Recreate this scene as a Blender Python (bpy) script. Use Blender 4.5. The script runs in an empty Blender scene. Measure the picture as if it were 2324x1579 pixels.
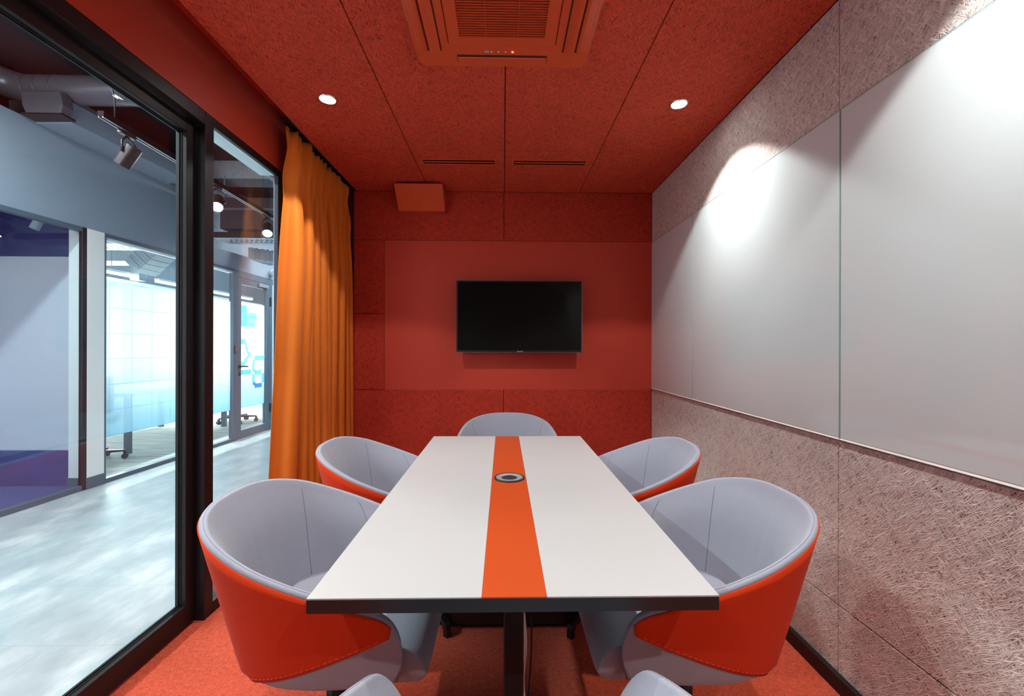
import bpy, math, random
from mathutils import Vector, Matrix, Euler
random.seed(7)
PI = math.pi
D = bpy.data
col = bpy.context.scene.collection
sin, cos = math.sin, math.cos
R = math.radians

# ------------------------------------------------------------------ nodes
def new_mat(name):
    m = D.materials.new(name); m.use_nodes = True
    nt = m.node_tree; nt.nodes.clear()
    out = nt.nodes.new('ShaderNodeOutputMaterial')
    return m, nt, out
def N(nt, typ, **kw):
    n = nt.nodes.new(typ)
    for k, v in kw.items():
        if k in n.inputs: n.inputs[k].default_value = v
        else: setattr(n, k, v)
    return n
def L(nt, a, b): nt.links.new(a, b)
def rgba(c): return (c[0], c[1], c[2], 1)
def bsdf(nt, c=(.5, .5, .5), rough=.6, metal=0, spec=.5, **kw):
    b = nt.nodes.new('ShaderNodeBsdfPrincipled')
    b.inputs['Base Color'].default_value = rgba(c)
    b.inputs['Roughness'].default_value = rough
    b.inputs['Metallic'].default_value = metal
    b.inputs['Specular IOR Level'].default_value = spec
    for k, v in kw.items(): b.inputs[k].default_value = v
    return b
def math_n(nt, op, a, b=None, c=None, clamp=False):
    n = nt.nodes.new('ShaderNodeMath'); n.operation = op; n.use_clamp = clamp
    for i, v in enumerate((a, b, c)):
        if v is None: continue
        if isinstance(v, (int, float)): n.inputs[i].default_value = v
        else: L(nt, v, n.inputs[i])
    return n.outputs[0]
def mixc(nt, fac, a, b):
    n = nt.nodes.new('ShaderNodeMix'); n.data_type = 'RGBA'
    if isinstance(fac, (int, float)): n.inputs[0].default_value = fac
    else: L(nt, fac, n.inputs[0])
    for s, v in ((6, a), (7, b)):
        if isinstance(v, tuple): n.inputs[s].default_value = rgba(v)
        else: L(nt, v, n.inputs[s])
    return n.outputs[2]
def pos(nt): return nt.nodes.new('ShaderNodeNewGeometry').outputs['Position']
def bump(nt, h, strength, dist, b):
    n = N(nt, 'ShaderNodeBump', Strength=strength, Distance=dist)
    L(nt, h, n.inputs['Height']); L(nt, n.outputs[0], b.inputs['Normal'])

def plain(name, c, rough=.5, metal=0, spec=.5, var=.04, nscale=30, bmp=0., **kw):
    """painted / plastic / metal with a faint procedural mottling"""
    m, nt, out = new_mat(name)
    b = bsdf(nt, c, rough, metal, spec, **kw)
    nz = N(nt, 'ShaderNodeTexNoise', Scale=nscale, Detail=4)
    L(nt, pos(nt), nz.inputs['Vector'])
    lo = tuple(x * (1 - var) for x in c); hi = tuple(min(1, x * (1 + var)) for x in c)
    L(nt, mixc(nt, nz.outputs[0], lo, hi), b.inputs['Base Color'])
    if bmp: bump(nt, nz.outputs[0], bmp, .002, b)
    L(nt, b.outputs[0], out.inputs[0]); return m

def wool(name, hi, lo, axes, wide=95, n=6, strength=.8, dist=.004, lomix=1.0):
    """wood-wool panel: crossing curly strands"""
    m, nt, out = new_mat(name)
    b = bsdf(nt, hi, .85, 0, .25)
    sep = nt.nodes.new('ShaderNodeSeparateXYZ'); L(nt, pos(nt), sep.inputs[0])
    cmb = nt.nodes.new('ShaderNodeCombineXYZ')
    L(nt, sep.outputs[axes[0]], cmb.inputs[0]); L(nt, sep.outputs[axes[1]], cmb.inputs[1])
    wb = N(nt, 'ShaderNodeTexNoise', Scale=14, Detail=1); wb.noise_dimensions = '2D'
    L(nt, cmb.outputs[0], wb.inputs['Vector'])
    wm = nt.nodes.new('ShaderNodeVectorMath'); wm.operation = 'MULTIPLY_ADD'
    L(nt, wb.outputs['Color'], wm.inputs[0]); wm.inputs[1].default_value = (.009, .009, 0)
    L(nt, cmb.outputs[0], wm.inputs[2])
    h = None
    for i in range(n):
        mp = nt.nodes.new('ShaderNodeMapping'); mp.vector_type = 'TEXTURE'
        mp.inputs['Rotation'].default_value = (0, 0, PI * i / n + .21 * ((i * 7) % 5))
        mp.inputs['Location'].default_value = (i * 1.37, i * 2.11, 0)
        mp.inputs['Scale'].default_value = (1 / 16., 1 / wide, 1)
        L(nt, wm.outputs[0], mp.inputs[0])
        z = N(nt, 'ShaderNodeTexNoise', Scale=1., Detail=0); z.noise_dimensions = '2D'
        L(nt, mp.outputs[0], z.inputs['Vector'])
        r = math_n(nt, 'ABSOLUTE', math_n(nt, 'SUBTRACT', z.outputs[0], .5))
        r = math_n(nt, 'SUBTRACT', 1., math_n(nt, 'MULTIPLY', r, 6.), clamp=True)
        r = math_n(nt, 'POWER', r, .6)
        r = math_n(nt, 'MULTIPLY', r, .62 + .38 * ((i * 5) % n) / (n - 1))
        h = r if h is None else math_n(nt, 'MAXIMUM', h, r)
    cr = math_n(nt, 'MULTIPLY_ADD', h, 1.9, -.62, clamp=True)  # shade of the gaps is put in the colour, darker where strands lie low
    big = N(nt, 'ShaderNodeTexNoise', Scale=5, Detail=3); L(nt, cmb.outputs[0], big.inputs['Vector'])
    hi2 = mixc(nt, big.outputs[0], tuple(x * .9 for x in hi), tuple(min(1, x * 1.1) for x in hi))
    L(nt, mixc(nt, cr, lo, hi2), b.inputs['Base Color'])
    bump(nt, h, strength, dist, b)
    L(nt, b.outputs[0], out.inputs[0]); return m

def fabric(name, c, scale=520, strength=.35, var=.16, rough=.9, sheen=.25):
    m, nt, out = new_mat(name)
    b = bsdf(nt, c, rough, 0, .2)
    b.inputs['Sheen Weight'].default_value = sheen
    b.inputs['Sheen Roughness'].default_value = .5
    tc = nt.nodes.new('ShaderNodeTexCoord')
    nz = N(nt, 'ShaderNodeTexNoise', Scale=scale, Detail=2); L(nt, tc.outputs['Object'], nz.inputs['Vector'])
    lo = tuple(x * (1 - var) for x in c); hi = tuple(min(1, x * (1 + var)) for x in c)
    L(nt, mixc(nt, nz.outputs[0], lo, hi), b.inputs['Base Color'])
    bump(nt, nz.outputs[0], strength, .001, b)
    L(nt, b.outputs[0], out.inputs[0]); return m

def carpet(name, c1, c2, scale=330, strength=.9):
    m, nt, out = new_mat(name)
    b = bsdf(nt, c1, .95, 0, .1)
    b.inputs['Sheen Weight'].default_value = .15
    p = pos(nt)
    nz = N(nt, 'ShaderNodeTexNoise', Scale=scale, Detail=3, Roughness=.7); L(nt, p, nz.inputs['Vector'])
    n2 = N(nt, 'ShaderNodeTexNoise', Scale=60, Detail=3); L(nt, p, n2.inputs['Vector'])
    f = math_n(nt, 'ADD', math_n(nt, 'MULTIPLY', nz.outputs[0], 2.2), math_n(nt, 'MULTIPLY', n2.outputs[0], .9))
    f = math_n(nt, 'SUBTRACT', f, 1.05, clamp=True)
    L(nt, mixc(nt, f, c2, c1), b.inputs['Base Color'])
    bump(nt, nz.outputs[0], strength, .006, b)
    L(nt, b.outputs[0], out.inputs[0]); return m

def glassy(name, tint=(.93, .98, .97), fac_scale=1., ior=1.45):
    """thin architectural pane: see-through with fresnel reflection"""
    m, nt, out = new_mat(name)
    tr = N(nt, 'ShaderNodeBsdfTransparent'); tr.inputs[0].default_value = rgba(tint)
    gl = N(nt, 'ShaderNodeBsdfGlossy', Roughness=.01); gl.inputs[0].default_value = (1, 1, 1, 1)
    g = nt.nodes.new('ShaderNodeNewGeometry')
    dp = nt.nodes.new('ShaderNodeVectorMath'); dp.operation = 'DOT_PRODUCT'
    L(nt, g.outputs['Normal'], dp.inputs[0]); L(nt, g.outputs['Incoming'], dp.inputs[1])
    k = math_n(nt, 'SUBTRACT', 1., math_n(nt, 'ABSOLUTE', dp.outputs['Value']), clamp=True)
    fr = math_n(nt, 'MULTIPLY_ADD', math_n(nt, 'POWER', k, 5.), .9, .035)
    mx = nt.nodes.new('ShaderNodeMixShader')
    L(nt, math_n(nt, 'MULTIPLY', fr, fac_scale), mx.inputs[0])
    L(nt, tr.outputs[0], mx.inputs[1]); L(nt, gl.outputs[0], mx.inputs[2])
    L(nt, mx.outputs[0], out.inputs[0]); return m

def emit(name, c, s):
    m, nt, out = new_mat(name)
    e = N(nt, 'ShaderNodeEmission', Strength=s); e.inputs[0].default_value = rgba(c)
    L(nt, e.outputs[0], out.inputs[0]); return m

def film(name, z0, z1):
    """frosted film, white fading to pale blue, printed with a fine 25 cm grid"""
    m, nt, out = new_mat(name)
    tc = nt.nodes.new('ShaderNodeTexCoord')
    sep = nt.nodes.new('ShaderNodeSeparateXYZ'); L(nt, tc.outputs['Object'], sep.inputs[0])
    zz = N(nt, 'ShaderNodeMapRange'); L(nt, sep.outputs[2], zz.inputs[0])
    zz.inputs[1].default_value = z0; zz.inputs[2].default_value = z1
    ramp = nt.nodes.new('ShaderNodeValToRGB'); L(nt, zz.outputs[0], ramp.inputs[0])
    ramp.color_ramp.elements[0].color = (.60, .79, .87, 1)
    ramp.color_ramp.elements[1].position = .50; ramp.color_ramp.elements[1].color = (.93, .97, 1, 1)
    def line(o, off):
        f = math_n(nt, 'FRACT', math_n(nt, 'ADD', math_n(nt, 'DIVIDE', o, .25), off))
        return math_n(nt, 'LESS_THAN', f, .03)
    g = math_n(nt, 'MAXIMUM', line(sep.outputs[1], 10.35), line(sep.outputs[2], 10 - z0 / .25 + .0))
    c = mixc(nt, math_n(nt, 'MULTIPLY', g, .32), ramp.outputs[0], (.25, .55, .68))
    df = nt.nodes.new('ShaderNodeBsdfDiffuse'); tl = nt.nodes.new('ShaderNodeBsdfTranslucent')
    L(nt, c, df.inputs[0]); L(nt, c, tl.inputs[0])
    a = nt.nodes.new('ShaderNodeMixShader'); a.inputs[0].default_value = .72
    L(nt, df.outputs[0], a.inputs[1]); L(nt, tl.outputs[0], a.inputs[2])
    tr = nt.nodes.new('ShaderNodeBsdfTransparent'); L(nt, c, tr.inputs[0])
    b = nt.nodes.new('ShaderNodeMixShader'); b.inputs[0].default_value = .68
    L(nt, tr.outputs[0], b.inputs[1]); L(nt, a.outputs[0], b.inputs[2])
    L(nt, b.outputs[0], out.inputs[0]); return m

def decal(name, c, opacity=.38):
    m, nt, out = new_mat(name)
    df = nt.nodes.new('ShaderNodeBsdfDiffuse'); tl = nt.nodes.new('ShaderNodeBsdfTranslucent')
    df.inputs[0].default_value = rgba(c); tl.inputs[0].default_value = rgba(c)
    a = nt.nodes.new('ShaderNodeMixShader'); L(nt, df.outputs[0], a.inputs[1]); L(nt, tl.outputs[0], a.inputs[2])
    tr = nt.nodes.new('ShaderNodeBsdfTransparent'); tr.inputs[0].default_value = rgba(c)
    b = nt.nodes.new('ShaderNodeMixShader'); b.inputs[0].default_value = opacity
    L(nt, tr.outputs[0], b.inputs[1]); L(nt, a.outputs[0], b.inputs[2])
    L(nt, b.outputs[0], out.inputs[0]); return m

def vinyl(name):
    m, nt, out = new_mat(name)
    b = bsdf(nt, (.5, .5, .5), .38, 0, .5)
    p = pos(nt)
    mp = nt.nodes.new('ShaderNodeMapping'); mp.inputs['Scale'].default_value = (3.6, 1.8, 1); L(nt, p, mp.inputs[0])
    mp.inputs['Rotation'].default_value = (0, 0, R(14))
    a = N(nt, 'ShaderNodeTexNoise', Scale=1.3, Detail=7, Roughness=.62); L(nt, mp.outputs[0], a.inputs['Vector'])
    a2 = N(nt, 'ShaderNodeTexNoise', Scale=1.1, Detail=4); L(nt, p, a2.inputs['Vector'])
    ramp = nt.nodes.new('ShaderNodeValToRGB'); L(nt, a.outputs[0], ramp.inputs[0])
    e = ramp.color_ramp.elements
    e[0].position = .30; e[0].color = (.20, .235, .245, 1); e[1].position = .68; e[1].color = (.50, .50, .49, 1)
    x = e.new(.5); x.color = (.30, .335, .345, 1)
    c = mixc(nt, math_n(nt, 'MULTIPLY', a2.outputs[0], .45), ramp.outputs[0], (.44, .455, .47))
    br = N(nt, 'ShaderNodeTexBrick', Scale=1.); br.inputs['Mortar Size'].default_value = .0016
    br.inputs['Brick Width'].default_value = .98; br.inputs['Row Height'].default_value = .49; br.offset = .5
    L(nt, p, br.inputs['Vector'])
    L(nt, mixc(nt, math_n(nt, 'MULTIPLY', br.outputs['Fac'], .5), c, (.2, .22, .23)), b.inputs['Base Color'])
    L(nt, math_n(nt, 'MULTIPLY_ADD', a.outputs[0], .3, .28), b.inputs['Roughness'])
    L(nt, b.outputs[0], out.inputs[0]); return m

def stripe_carpet(name):
    m, nt, out = new_mat(name)
    b = bsdf(nt, (.5, .5, .45), .9, 0, .1)
    p = pos(nt)
    mp = nt.nodes.new('ShaderNodeMapping'); mp.inputs['Scale'].default_value = (2, 60, 1); L(nt, p, mp.inputs[0])
    a = N(nt, 'ShaderNodeTexNoise', Scale=1, Detail=3); L(nt, mp.outputs[0], a.inputs['Vector'])
    f = math_n(nt, 'MULTIPLY_ADD', a.outputs[0], 3., -1., clamp=True)
    L(nt, mixc(nt, f, (.25, .24, .21), (.62, .61, .56)), b.inputs['Base Color'])
    L(nt, b.outputs[0], out.inputs[0]); return m

RED = (.44, .038, .014)
M = dict(
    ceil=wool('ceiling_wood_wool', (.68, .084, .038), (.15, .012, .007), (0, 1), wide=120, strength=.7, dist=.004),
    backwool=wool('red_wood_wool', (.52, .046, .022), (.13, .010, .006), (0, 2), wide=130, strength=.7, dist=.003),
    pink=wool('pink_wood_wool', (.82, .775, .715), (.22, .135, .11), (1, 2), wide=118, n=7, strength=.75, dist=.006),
    redpaint=plain('red_paint', RED, .55, bmp=.05, var=.03),
    redwall=plain('red_magnetic_paint', (.49, .052, .029), .6, spec=.2, var=.03, nscale=4),
    redmetal=plain('red_lacquer', (.58, .080, .026), .38, spec=.4, var=.03),
    redmetal_shade=plain('dark_red_shade', (.06, .004, .002), .8),  # shaded copy of the red lacquer, for recesses
    slotblack=plain('black_slot_shade', (.008, .001, .001), .9, spec=.05),
    darkseam=plain('panel_backing', (.05, .008, .005), .9),
    pinkseam=plain('pink_panel_backing', (.10, .05, .04), .9),
    carpet=carpet('red_carpet', (.86, .125, .045), (.26, .018, .007), 210),
    black=plain('black_powder_coat', (.012, .010, .011), .38, spec=.5, var=.2),
    blackmatte=plain('black_matte_plastic', (.010, .009, .010), .6),
    frame=plain('black_anodised_frame', (.010, .008, .009), .45, spec=.3, var=.2, nscale=90),
    slatepost=plain('slate_anodised_post', (.045, .045, .065), .5, spec=.3),
    dullframe=plain('slate_grey_frame', (.09, .125, .165), .4),
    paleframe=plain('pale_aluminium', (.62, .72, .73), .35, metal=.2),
    tabletop=plain('white_laminate', (.43, .43, .42), .34, spec=.45, var=.012, nscale=3),
    stripe=plain('orange_laminate', (.44, .058, .010), .36, spec=.4, var=.03, nscale=5),
    grey=fabric('grey_felt', (.29, .305, .36)),
    orange=fabric('orange_felt', (.60, .040, .004), sheen=.04),
    thread=plain('dark_grey_thread', (.17, .175, .20), .8),
    othread=plain('orange_thread', (.75, .22, .08), .8),
    curtain=fabric('orange_curtain', (.64, .162, .013), 300, .12, .08, .6, .06),
    chrome=plain('chrome', (.75, .75, .76), .12, metal=1),
    screen=plain('black_screen', (.004, .004, .004), .14, spec=.16, var=0),
    silver=plain('silver_plastic', (.35, .35, .36), .3, metal=.3),
    board=plain('white_back_painted_glass', (.70, .82, .815), .04, spec=.9, var=.015, nscale=3),
    boardedge=plain('green_glass_edge', (.42, .58, .54), .15),
    litgap=plain('lit_gap_white', (.85, .82, .76), .4),
    glass=glassy('clear_glass'), glass2=glassy('partition_glass', (.90, .95, .96), .9),
    blue=plain('blue_grey_paint', (.27, .32, .385), .6, var=.03, nscale=6),
    bluedark=plain('blue_grey_duct_paint', (.20, .23, .28), .4, var=.06),
    navy=plain('navy_paint', (.016, .028, .14), .6),
    roomwall=plain('pale_grey_paint', (.62, .58, .64), .7, var=.02, nscale=5),
    roomwall2=plain('warm_white_paint', (.42, .40, .38), .7, var=.02),
    white=plain('white_paint', (.82, .84, .85), .7, var=.02),
    cream=plain('cream_paint', (.90, .86, .82), .6, var=.02),
    slab=plain('dark_plum_soffit', (.035, .022, .028), .6, var=.15, nscale=12, bmp=.3),
    duct=plain('plum_grey_duct_paint', (.13, .115, .135), .32, metal=.2, var=.12, nscale=8),
    galv=plain('galvanised_steel', (.42, .46, .50), .35, metal=.7, var=.15, nscale=10),
    ductlight=plain('pale_grey_duct', (.40, .44, .48), .4, var=.08),
    umber=plain('dark_umber_metal', (.030, .020, .022), .35, metal=.3),
    track=plain('matte_track_black', (.02, .014, .016), .75, spec=.05),
    vinyl=vinyl('grey_vinyl_floor'), bcarpet=stripe_carpet('striped_grey_carpet'),
    bluecarpet=carpet('violet_blue_carpet', (.10, .11, .42), (.05, .05, .22)),
    plumfloor=plain('plum_glossy_floor', (.07, .06, .23), .3, var=.3, nscale=6),
    conc=plain('rough_concrete', (.42, .42, .44), .8, var=.3, nscale=18, bmp=.5),
    lampglow=emit('downlight_glow', (1, .98, .96), 40), spotglow=emit('spot_glow', (1, .98, .95), 60),
    ledglow=emit('linear_led_glow', (1, .97, .92), 10), redled=emit('red_led', (1, .03, .01), 12),
    whiteled=plain('white_plastic', (.7, .6, .58), .4), redlens=plain('sensor_window', (.5, .35, .33), .3),
    assumedglow=emit('assumed_window_glow', (.85, .93, 1), 3.0),  # even glow for the panes of the two assumed windows
    film=film('frosted_grid_film', .43, 1.93),
    d1=decal('sky_blue_print', (.42, .78, .92)), d2=decal('pale_blue_print', (.62, .86, .95)),
    d3=decal('deep_blue_print', (.12, .50, .78), .6), d4=decal('white_print', (.95, .97, 1)),
    d5=decal('grey_blue_print', (.40, .62, .70), .6),
    skin=plain('warm_grey_plastic', (.5, .5, .5), .4),
)

# ------------------------------------------------------------------ mesh builder
MATS = {}      # root object name -> world matrix
class MB:
    def __init__(s): s.v = []; s.f = []; s.sm = []
    def add(s, vs, fs, smooth=False):
        o = len(s.v); s.v += [Vector(p) for p in vs]
        for f in fs: s.f.append([o + i for i in f]); s.sm.append(smooth)
        return s
    def box(s, x0, x1, y0, y1, z0, z1):
        vs = [(x, y, z) for x in (x0, x1) for y in (y0, y1) for z in (z0, z1)]
        return s.add(vs, [(0, 1, 3, 2), (4, 6, 7, 5), (0, 4, 5, 1), (2, 3, 7, 6), (0, 2, 6, 4), (1, 5, 7, 3)])
    def prism(s, pts, a, b, axis):
        """polygon pts (2D) extruded a..b along axis"""
        def P(p, t): return {0: (t, p[0], p[1]), 1: (p[0], t, p[1]), 2: (p[0], p[1], t)}[axis]
        n = len(pts)
        vs = [P(p, a) for p in pts] + [P(p, b) for p in pts]
        fs = [tuple(range(n))[::-1], tuple(range(n, 2 * n))] + [(i, (i + 1) % n, n + (i + 1) % n, n + i) for i in range(n)]
        return s.add(vs, fs)
    def tube(s, pts, r, n=12, caps=True, closed=False):
        pts = [Vector(p) for p in pts]; k = len(pts)
        rs = r if isinstance(r, (list, tuple)) else [r] * k
        vs = []; ref = None
        for i, p in enumerate(pts):
            if closed: t = pts[(i + 1) % k] - pts[i - 1]
            else: t = pts[min(i + 1, k - 1)] - pts[max(i - 1, 0)]
            t = t.normalized() if t.length > 1e-9 else Vector((0, 0, 1))
            if ref is None:
                ref = Vector((0, 0, 1)) if abs(t.z) < .9 else Vector((1, 0, 0))
            u = (ref - t * ref.dot(t))
            if u.length < 1e-6: u = Vector((1, 0, 0)) - t * t.x
            u.normalize(); w = t.cross(u); ref = u
            for j in range(n):
                a = 2 * PI * j / n; vs.append(p + (u * cos(a) + w * sin(a)) * rs[i])
        fs = []
        for i in range(k if closed else k - 1):
            i2 = (i + 1) % k
            for j in range(n):
                fs.append((i * n + j, i * n + (j + 1) % n, i2 * n + (j + 1) % n, i2 * n + j))
        s.add(vs, fs, True)
        if caps and not closed:
            o = len(s.v) - k * n
            s.f.append([o + j for j in range(n)][::-1]); s.sm.append(False)
            s.f.append([o + (k - 1) * n + j for j in range(n)]); s.sm.append(False)
        return s
    def cyl(s, p0, p1, r0, r1=None, n=24): return s.tube([p0, p1], [r0, r0 if r1 is None else r1], n)
    def lathe(s, prof, c=(0, 0, 0), n=40):
        """profile [(r,z)] about z at c"""
        k = len(prof); vs = []
        for r, z in prof:
            for j in range(n):
                a = 2 * PI * j / n; vs.append((c[0] + r * cos(a), c[1] + r * sin(a), c[2] + z))
        fs = [(i * n + j, i * n + (j + 1) % n, (i + 1) * n + (j + 1) % n, (i + 1) * n + j) for i in range(k - 1) for j in range(n)]
        return s.add(vs, fs, True)
    def disc(s, c, nrm, r, n=32):
        nrm = Vector(nrm).normalized(); u = nrm.orthogonal().normalized(); w = nrm.cross(u)
        return s.add([Vector(c) + (u * cos(2 * PI * j / n) + w * sin(2 * PI * j / n)) * r for j in range(n)], [tuple(range(n))])
    def grid(s, fn, nu, nv, smooth=True, wrap=False):
        vs = [fn(i / (nu - (0 if wrap else 1)), j / (nv - 1)) for i in range(nu) for j in range(nv)]
        fs = []
        for i in range(nu if wrap else nu - 1):
            i2 = (i + 1) % nu
            for j in range(nv - 1): fs.append((i * nv + j, i2 * nv + j, i2 * nv + j + 1, i * nv + j + 1))
        return s.add(vs, fs, smooth)
    def xf(s, m):
        s.v = [m @ p for p in s.v]; return s
    def build(s, name, mat, parent=None, bevel=0, world=False, solid=0, sub=0, seg=2):
        vs = s.v
        origin = Vector((0, 0, 0))
        if parent is not None and world:
            inv = MATS[parent.name].inverted(); vs = [inv @ p for p in vs]
        if parent is None and vs:
            lo = Vector([min(p[i] for p in vs) for i in range(3)]); hi = Vector([max(p[i] for p in vs) for i in range(3)])
            origin = Vector(((lo.x + hi.x) / 2, (lo.y + hi.y) / 2, lo.z)); vs = [p - origin for p in vs]
        me = D.meshes.new(name); me.from_pydata([tuple(p) for p in vs], [], s.f); me.validate()
        o = D.objects.new(name, me); col.objects.link(o); me.materials.append(M[mat] if isinstance(mat, str) else mat)
        if len(me.polygons) == len(s.sm):
            me.polygons.foreach_set('use_smooth', s.sm)
        import bmesh
        bm = bmesh.new(); bm.from_mesh(me); bmesh.ops.recalc_face_normals(bm, faces=bm.faces); bm.to_mesh(me); bm.free()
        if parent is not None: o.parent = parent
        else: o.location = origin
        if solid:
            q = o.modifiers.new('solid', 'SOLIDIFY'); q.thickness = solid; q.offset = 0
        if bevel:
            q = o.modifiers.new('bevel', 'BEVEL'); q.width = bevel; q.segments = seg; q.limit_method = 'ANGLE'; q.angle_limit = R(40)
        if sub:
            q = o.modifiers.new('sub', 'SUBSURF'); q.levels = sub; q.render_levels = sub
        return o
def thing(name, label, cat, loc=(0, 0, 0), rz=0, group=None):
    o = D.objects.new(name, None); col.objects.link(o); o.empty_display_size = .05
    o.location = loc; o.rotation_euler = (0, 0, rz)
    MATS[o.name] = Matrix.Translation(loc) @ Matrix.Rotation(rz, 4, 'Z')
    if cat: o['label'] = label; o['category'] = cat
    if group: o['group'] = group
    return o
def tag(o, label, cat, group=None):
    o['label'] = label; o['category'] = cat
    if group: o['group'] = group
    return o
def st(o): o['kind'] = 'structure'; return o
def sthing(name, loc=(0, 0, 0), rz=0):
    o = thing(name, None, None, loc, rz); o['kind'] = 'structure'; return o
def copy_tree(o, parent=None):
    c = o.copy(); col.objects.link(c)
    if parent is not None: c.parent = parent
    for ch in list(o.children): copy_tree(ch, c)
    return c
def spot_light(name, loc, target, energy, color, size_deg, blend, radius, parent, beam=False):
    l = D.lights.new(name, 'SPOT'); l.energy = energy; l.color = color; l.spot_size = R(size_deg); l.spot_blend = blend
    l.shadow_soft_size = radius
    if beam:
        l.use_nodes = True; nt = l.node_tree; em = nt.nodes['Emission']
        tc = nt.nodes.new('ShaderNodeTexCoord'); sp_ = nt.nodes.new('ShaderNodeSeparateXYZ'); L(nt, tc.outputs['Normal'], sp_.inputs[0])
        q = math_n(nt, 'POWER', math_n(nt, 'ABSOLUTE', sp_.outputs[2]), 4.)
        L(nt, math_n(nt, 'MULTIPLY_ADD', q, .68, .32), em.inputs['Strength'])
    o = D.objects.new(name, l); col.objects.link(o); o.parent = parent
    inv = MATS[parent.name].inverted()
    d = Vector(target) - Vector(loc)
    o.matrix_local = inv @ (Matrix.Translation(loc) @ d.to_track_quat('-Z', 'Y').to_matrix().to_4x4())
    return o
def area_light(name, loc, target, energy, color, sx, sy, parent=None):
    l = D.lights.new(name, 'AREA'); l.energy = energy; l.color = color; l.shape = 'RECTANGLE'; l.size = sx; l.size_y = sy
    o = D.objects.new(name, l); col.objects.link(o)
    d = Vector(target) - Vector(loc)
    m = Matrix.Translation(loc) @ d.to_track_quat('-Z', 'Y').to_matrix().to_4x4()
    if parent is not None:
        o.parent = parent; o.matrix_local = MATS[parent.name].inverted() @ m
    else: o.matrix_world = m
    return o

# ================================================================== ROOM SHELL
XR, YB, ZC = 1.288, 3.80, 2.645      # right wall, back wall, ceiling
XL = -1.46                            # glass front
YF = -1.70                            # wall behind the viewer

st(MB().box(-1.53, XR + .1, YF - .1, YB + .1, -.06, 0).build('floor', 'carpet'))

# ceiling: backing + wood-wool panels
ce = sthing('ceiling', (0, 1.4, ZC))
MB().box(-1.262, XR + .05, YF - .05, YB + .05, ZC + .012, ZC + .05).build('ceiling_backing', 'darkseam', ce, world=True)
xs = [-1.262, -.636, .007, .656, XR]; g = .0028
for i in range(4):
    for y0, y1 in ((YF, 1.10), (1.10, 3.005), (3.005, YB)):
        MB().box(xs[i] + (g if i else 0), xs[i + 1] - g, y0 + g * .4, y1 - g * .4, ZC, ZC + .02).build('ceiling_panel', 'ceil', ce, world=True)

# right wall with pink wood-wool panels
wr = sthing('wall_right', (XR, 1.4, 0))
MB().box(XR + .012, XR + .1, YF - .05, YB + .05, 0, ZC).build('wall_backing', 'pinkseam', wr, world=True)
g = .002
def panels(parent, ys, zs, mat, plane):
    for a in range(len(ys) - 1):
        for c in range(len(zs) - 1):
            y0, y1, z0, z1 = ys[a] + g, ys[a + 1] - g, zs[c] + g, zs[c + 1] - g
            if plane == 'x': b = MB().box(XR, XR + .014, y0, y1, z0, z1)
            else: b = MB().box(y0, y1, YB, YB + .014, z0, z1)
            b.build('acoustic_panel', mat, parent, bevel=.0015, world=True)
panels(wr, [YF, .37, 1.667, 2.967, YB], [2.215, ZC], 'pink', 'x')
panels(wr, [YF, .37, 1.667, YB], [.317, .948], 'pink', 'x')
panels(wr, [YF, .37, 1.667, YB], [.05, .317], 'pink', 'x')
MB().box(XR + .007, XR + .013, YF, YB, .948, 2.215).build('board_backing', 'white', wr, world=True)
st(MB().box(XR - .022, XR, YF, YB, 0, .062).build('baseboard_right', 'frame', bevel=.003))

# glass writing boards standing just off the wall
for k, (y0, y1, lab) in enumerate(((2.970, YB - .006, 'narrow white glass writing board in the corner next to the red wall'),
                                   (1.660, 2.964, 'middle white glass writing board on the right wall under the bright lamp scallop'),
                                   (.36, 1.654, 'nearest white glass writing board on the right wall, reflecting the table'))):
    t = thing('glass_board', lab, 'whiteboard', (XR - .006, (y0 + y1) / 2, .953), 0, 'white glass writing boards on the right wall')
    MB().box(XR - .003, XR + .006, y0, y1, .960, 2.212).build('board_face', 'board', t, bevel=.0015, world=True)
    MB().prism([(XR - .0005, .963), (XR - .0055, .9535), (XR + .006, .9515), (XR + .006, .963)], y0, y1, 1).build('lit_gap_rail', 'litgap', t, world=True)  # white rail stands in for the lit gap under the glass
    e = MB()
    e.box(XR - .0035, XR + .006, y0 - .0005, y0 + .0025, .961, 2.211); e.box(XR - .0035, XR + .006, y1 - .0025, y1 + .0005, .961, 2.211)
    e.box(XR - .0035, XR + .006, y0, y1, 2.2095, 2.213)
    e.build('glass_edge', 'boardedge', t, world=True)

# back wall
wb = sthing('wall_back', (0, YB, 0))
MB().box(-1.60, XR + .1, YB + .012, YB + .1, 0, ZC + .14).build('wall_backing', 'darkseam', wb, world=True)
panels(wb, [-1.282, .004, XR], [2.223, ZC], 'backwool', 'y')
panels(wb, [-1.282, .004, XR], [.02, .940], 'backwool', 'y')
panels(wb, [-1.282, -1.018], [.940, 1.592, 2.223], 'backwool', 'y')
MB().box(-1.017, XR - .001, YB - .001, YB + .014, .942, 2.221).build('magnetic_panel', 'redwall', wb, world=True)
MB().box(-1.017, XR - .001, YB - .001, YB + .012, .939, .943).build('panel_trim', 'redmetal', wb, world=True)

# wall behind the viewer
st(MB().box(-1.53, XR + .1, YF - .1, YF, 0, ZC + .14).build('wall_front', 'roomwall2'))

# left bulkhead above the glass + curtain pocket
st(MB().prism([(-1.418, 2.422), (-1.418, 2.78), (-1.24, 2.78), (-1.24, 2.82), (-1.53, 2.82), (-1.53, 2.422)], YF - .1, YB + .1, 1).build('wall_left', 'redpaint'))

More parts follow.
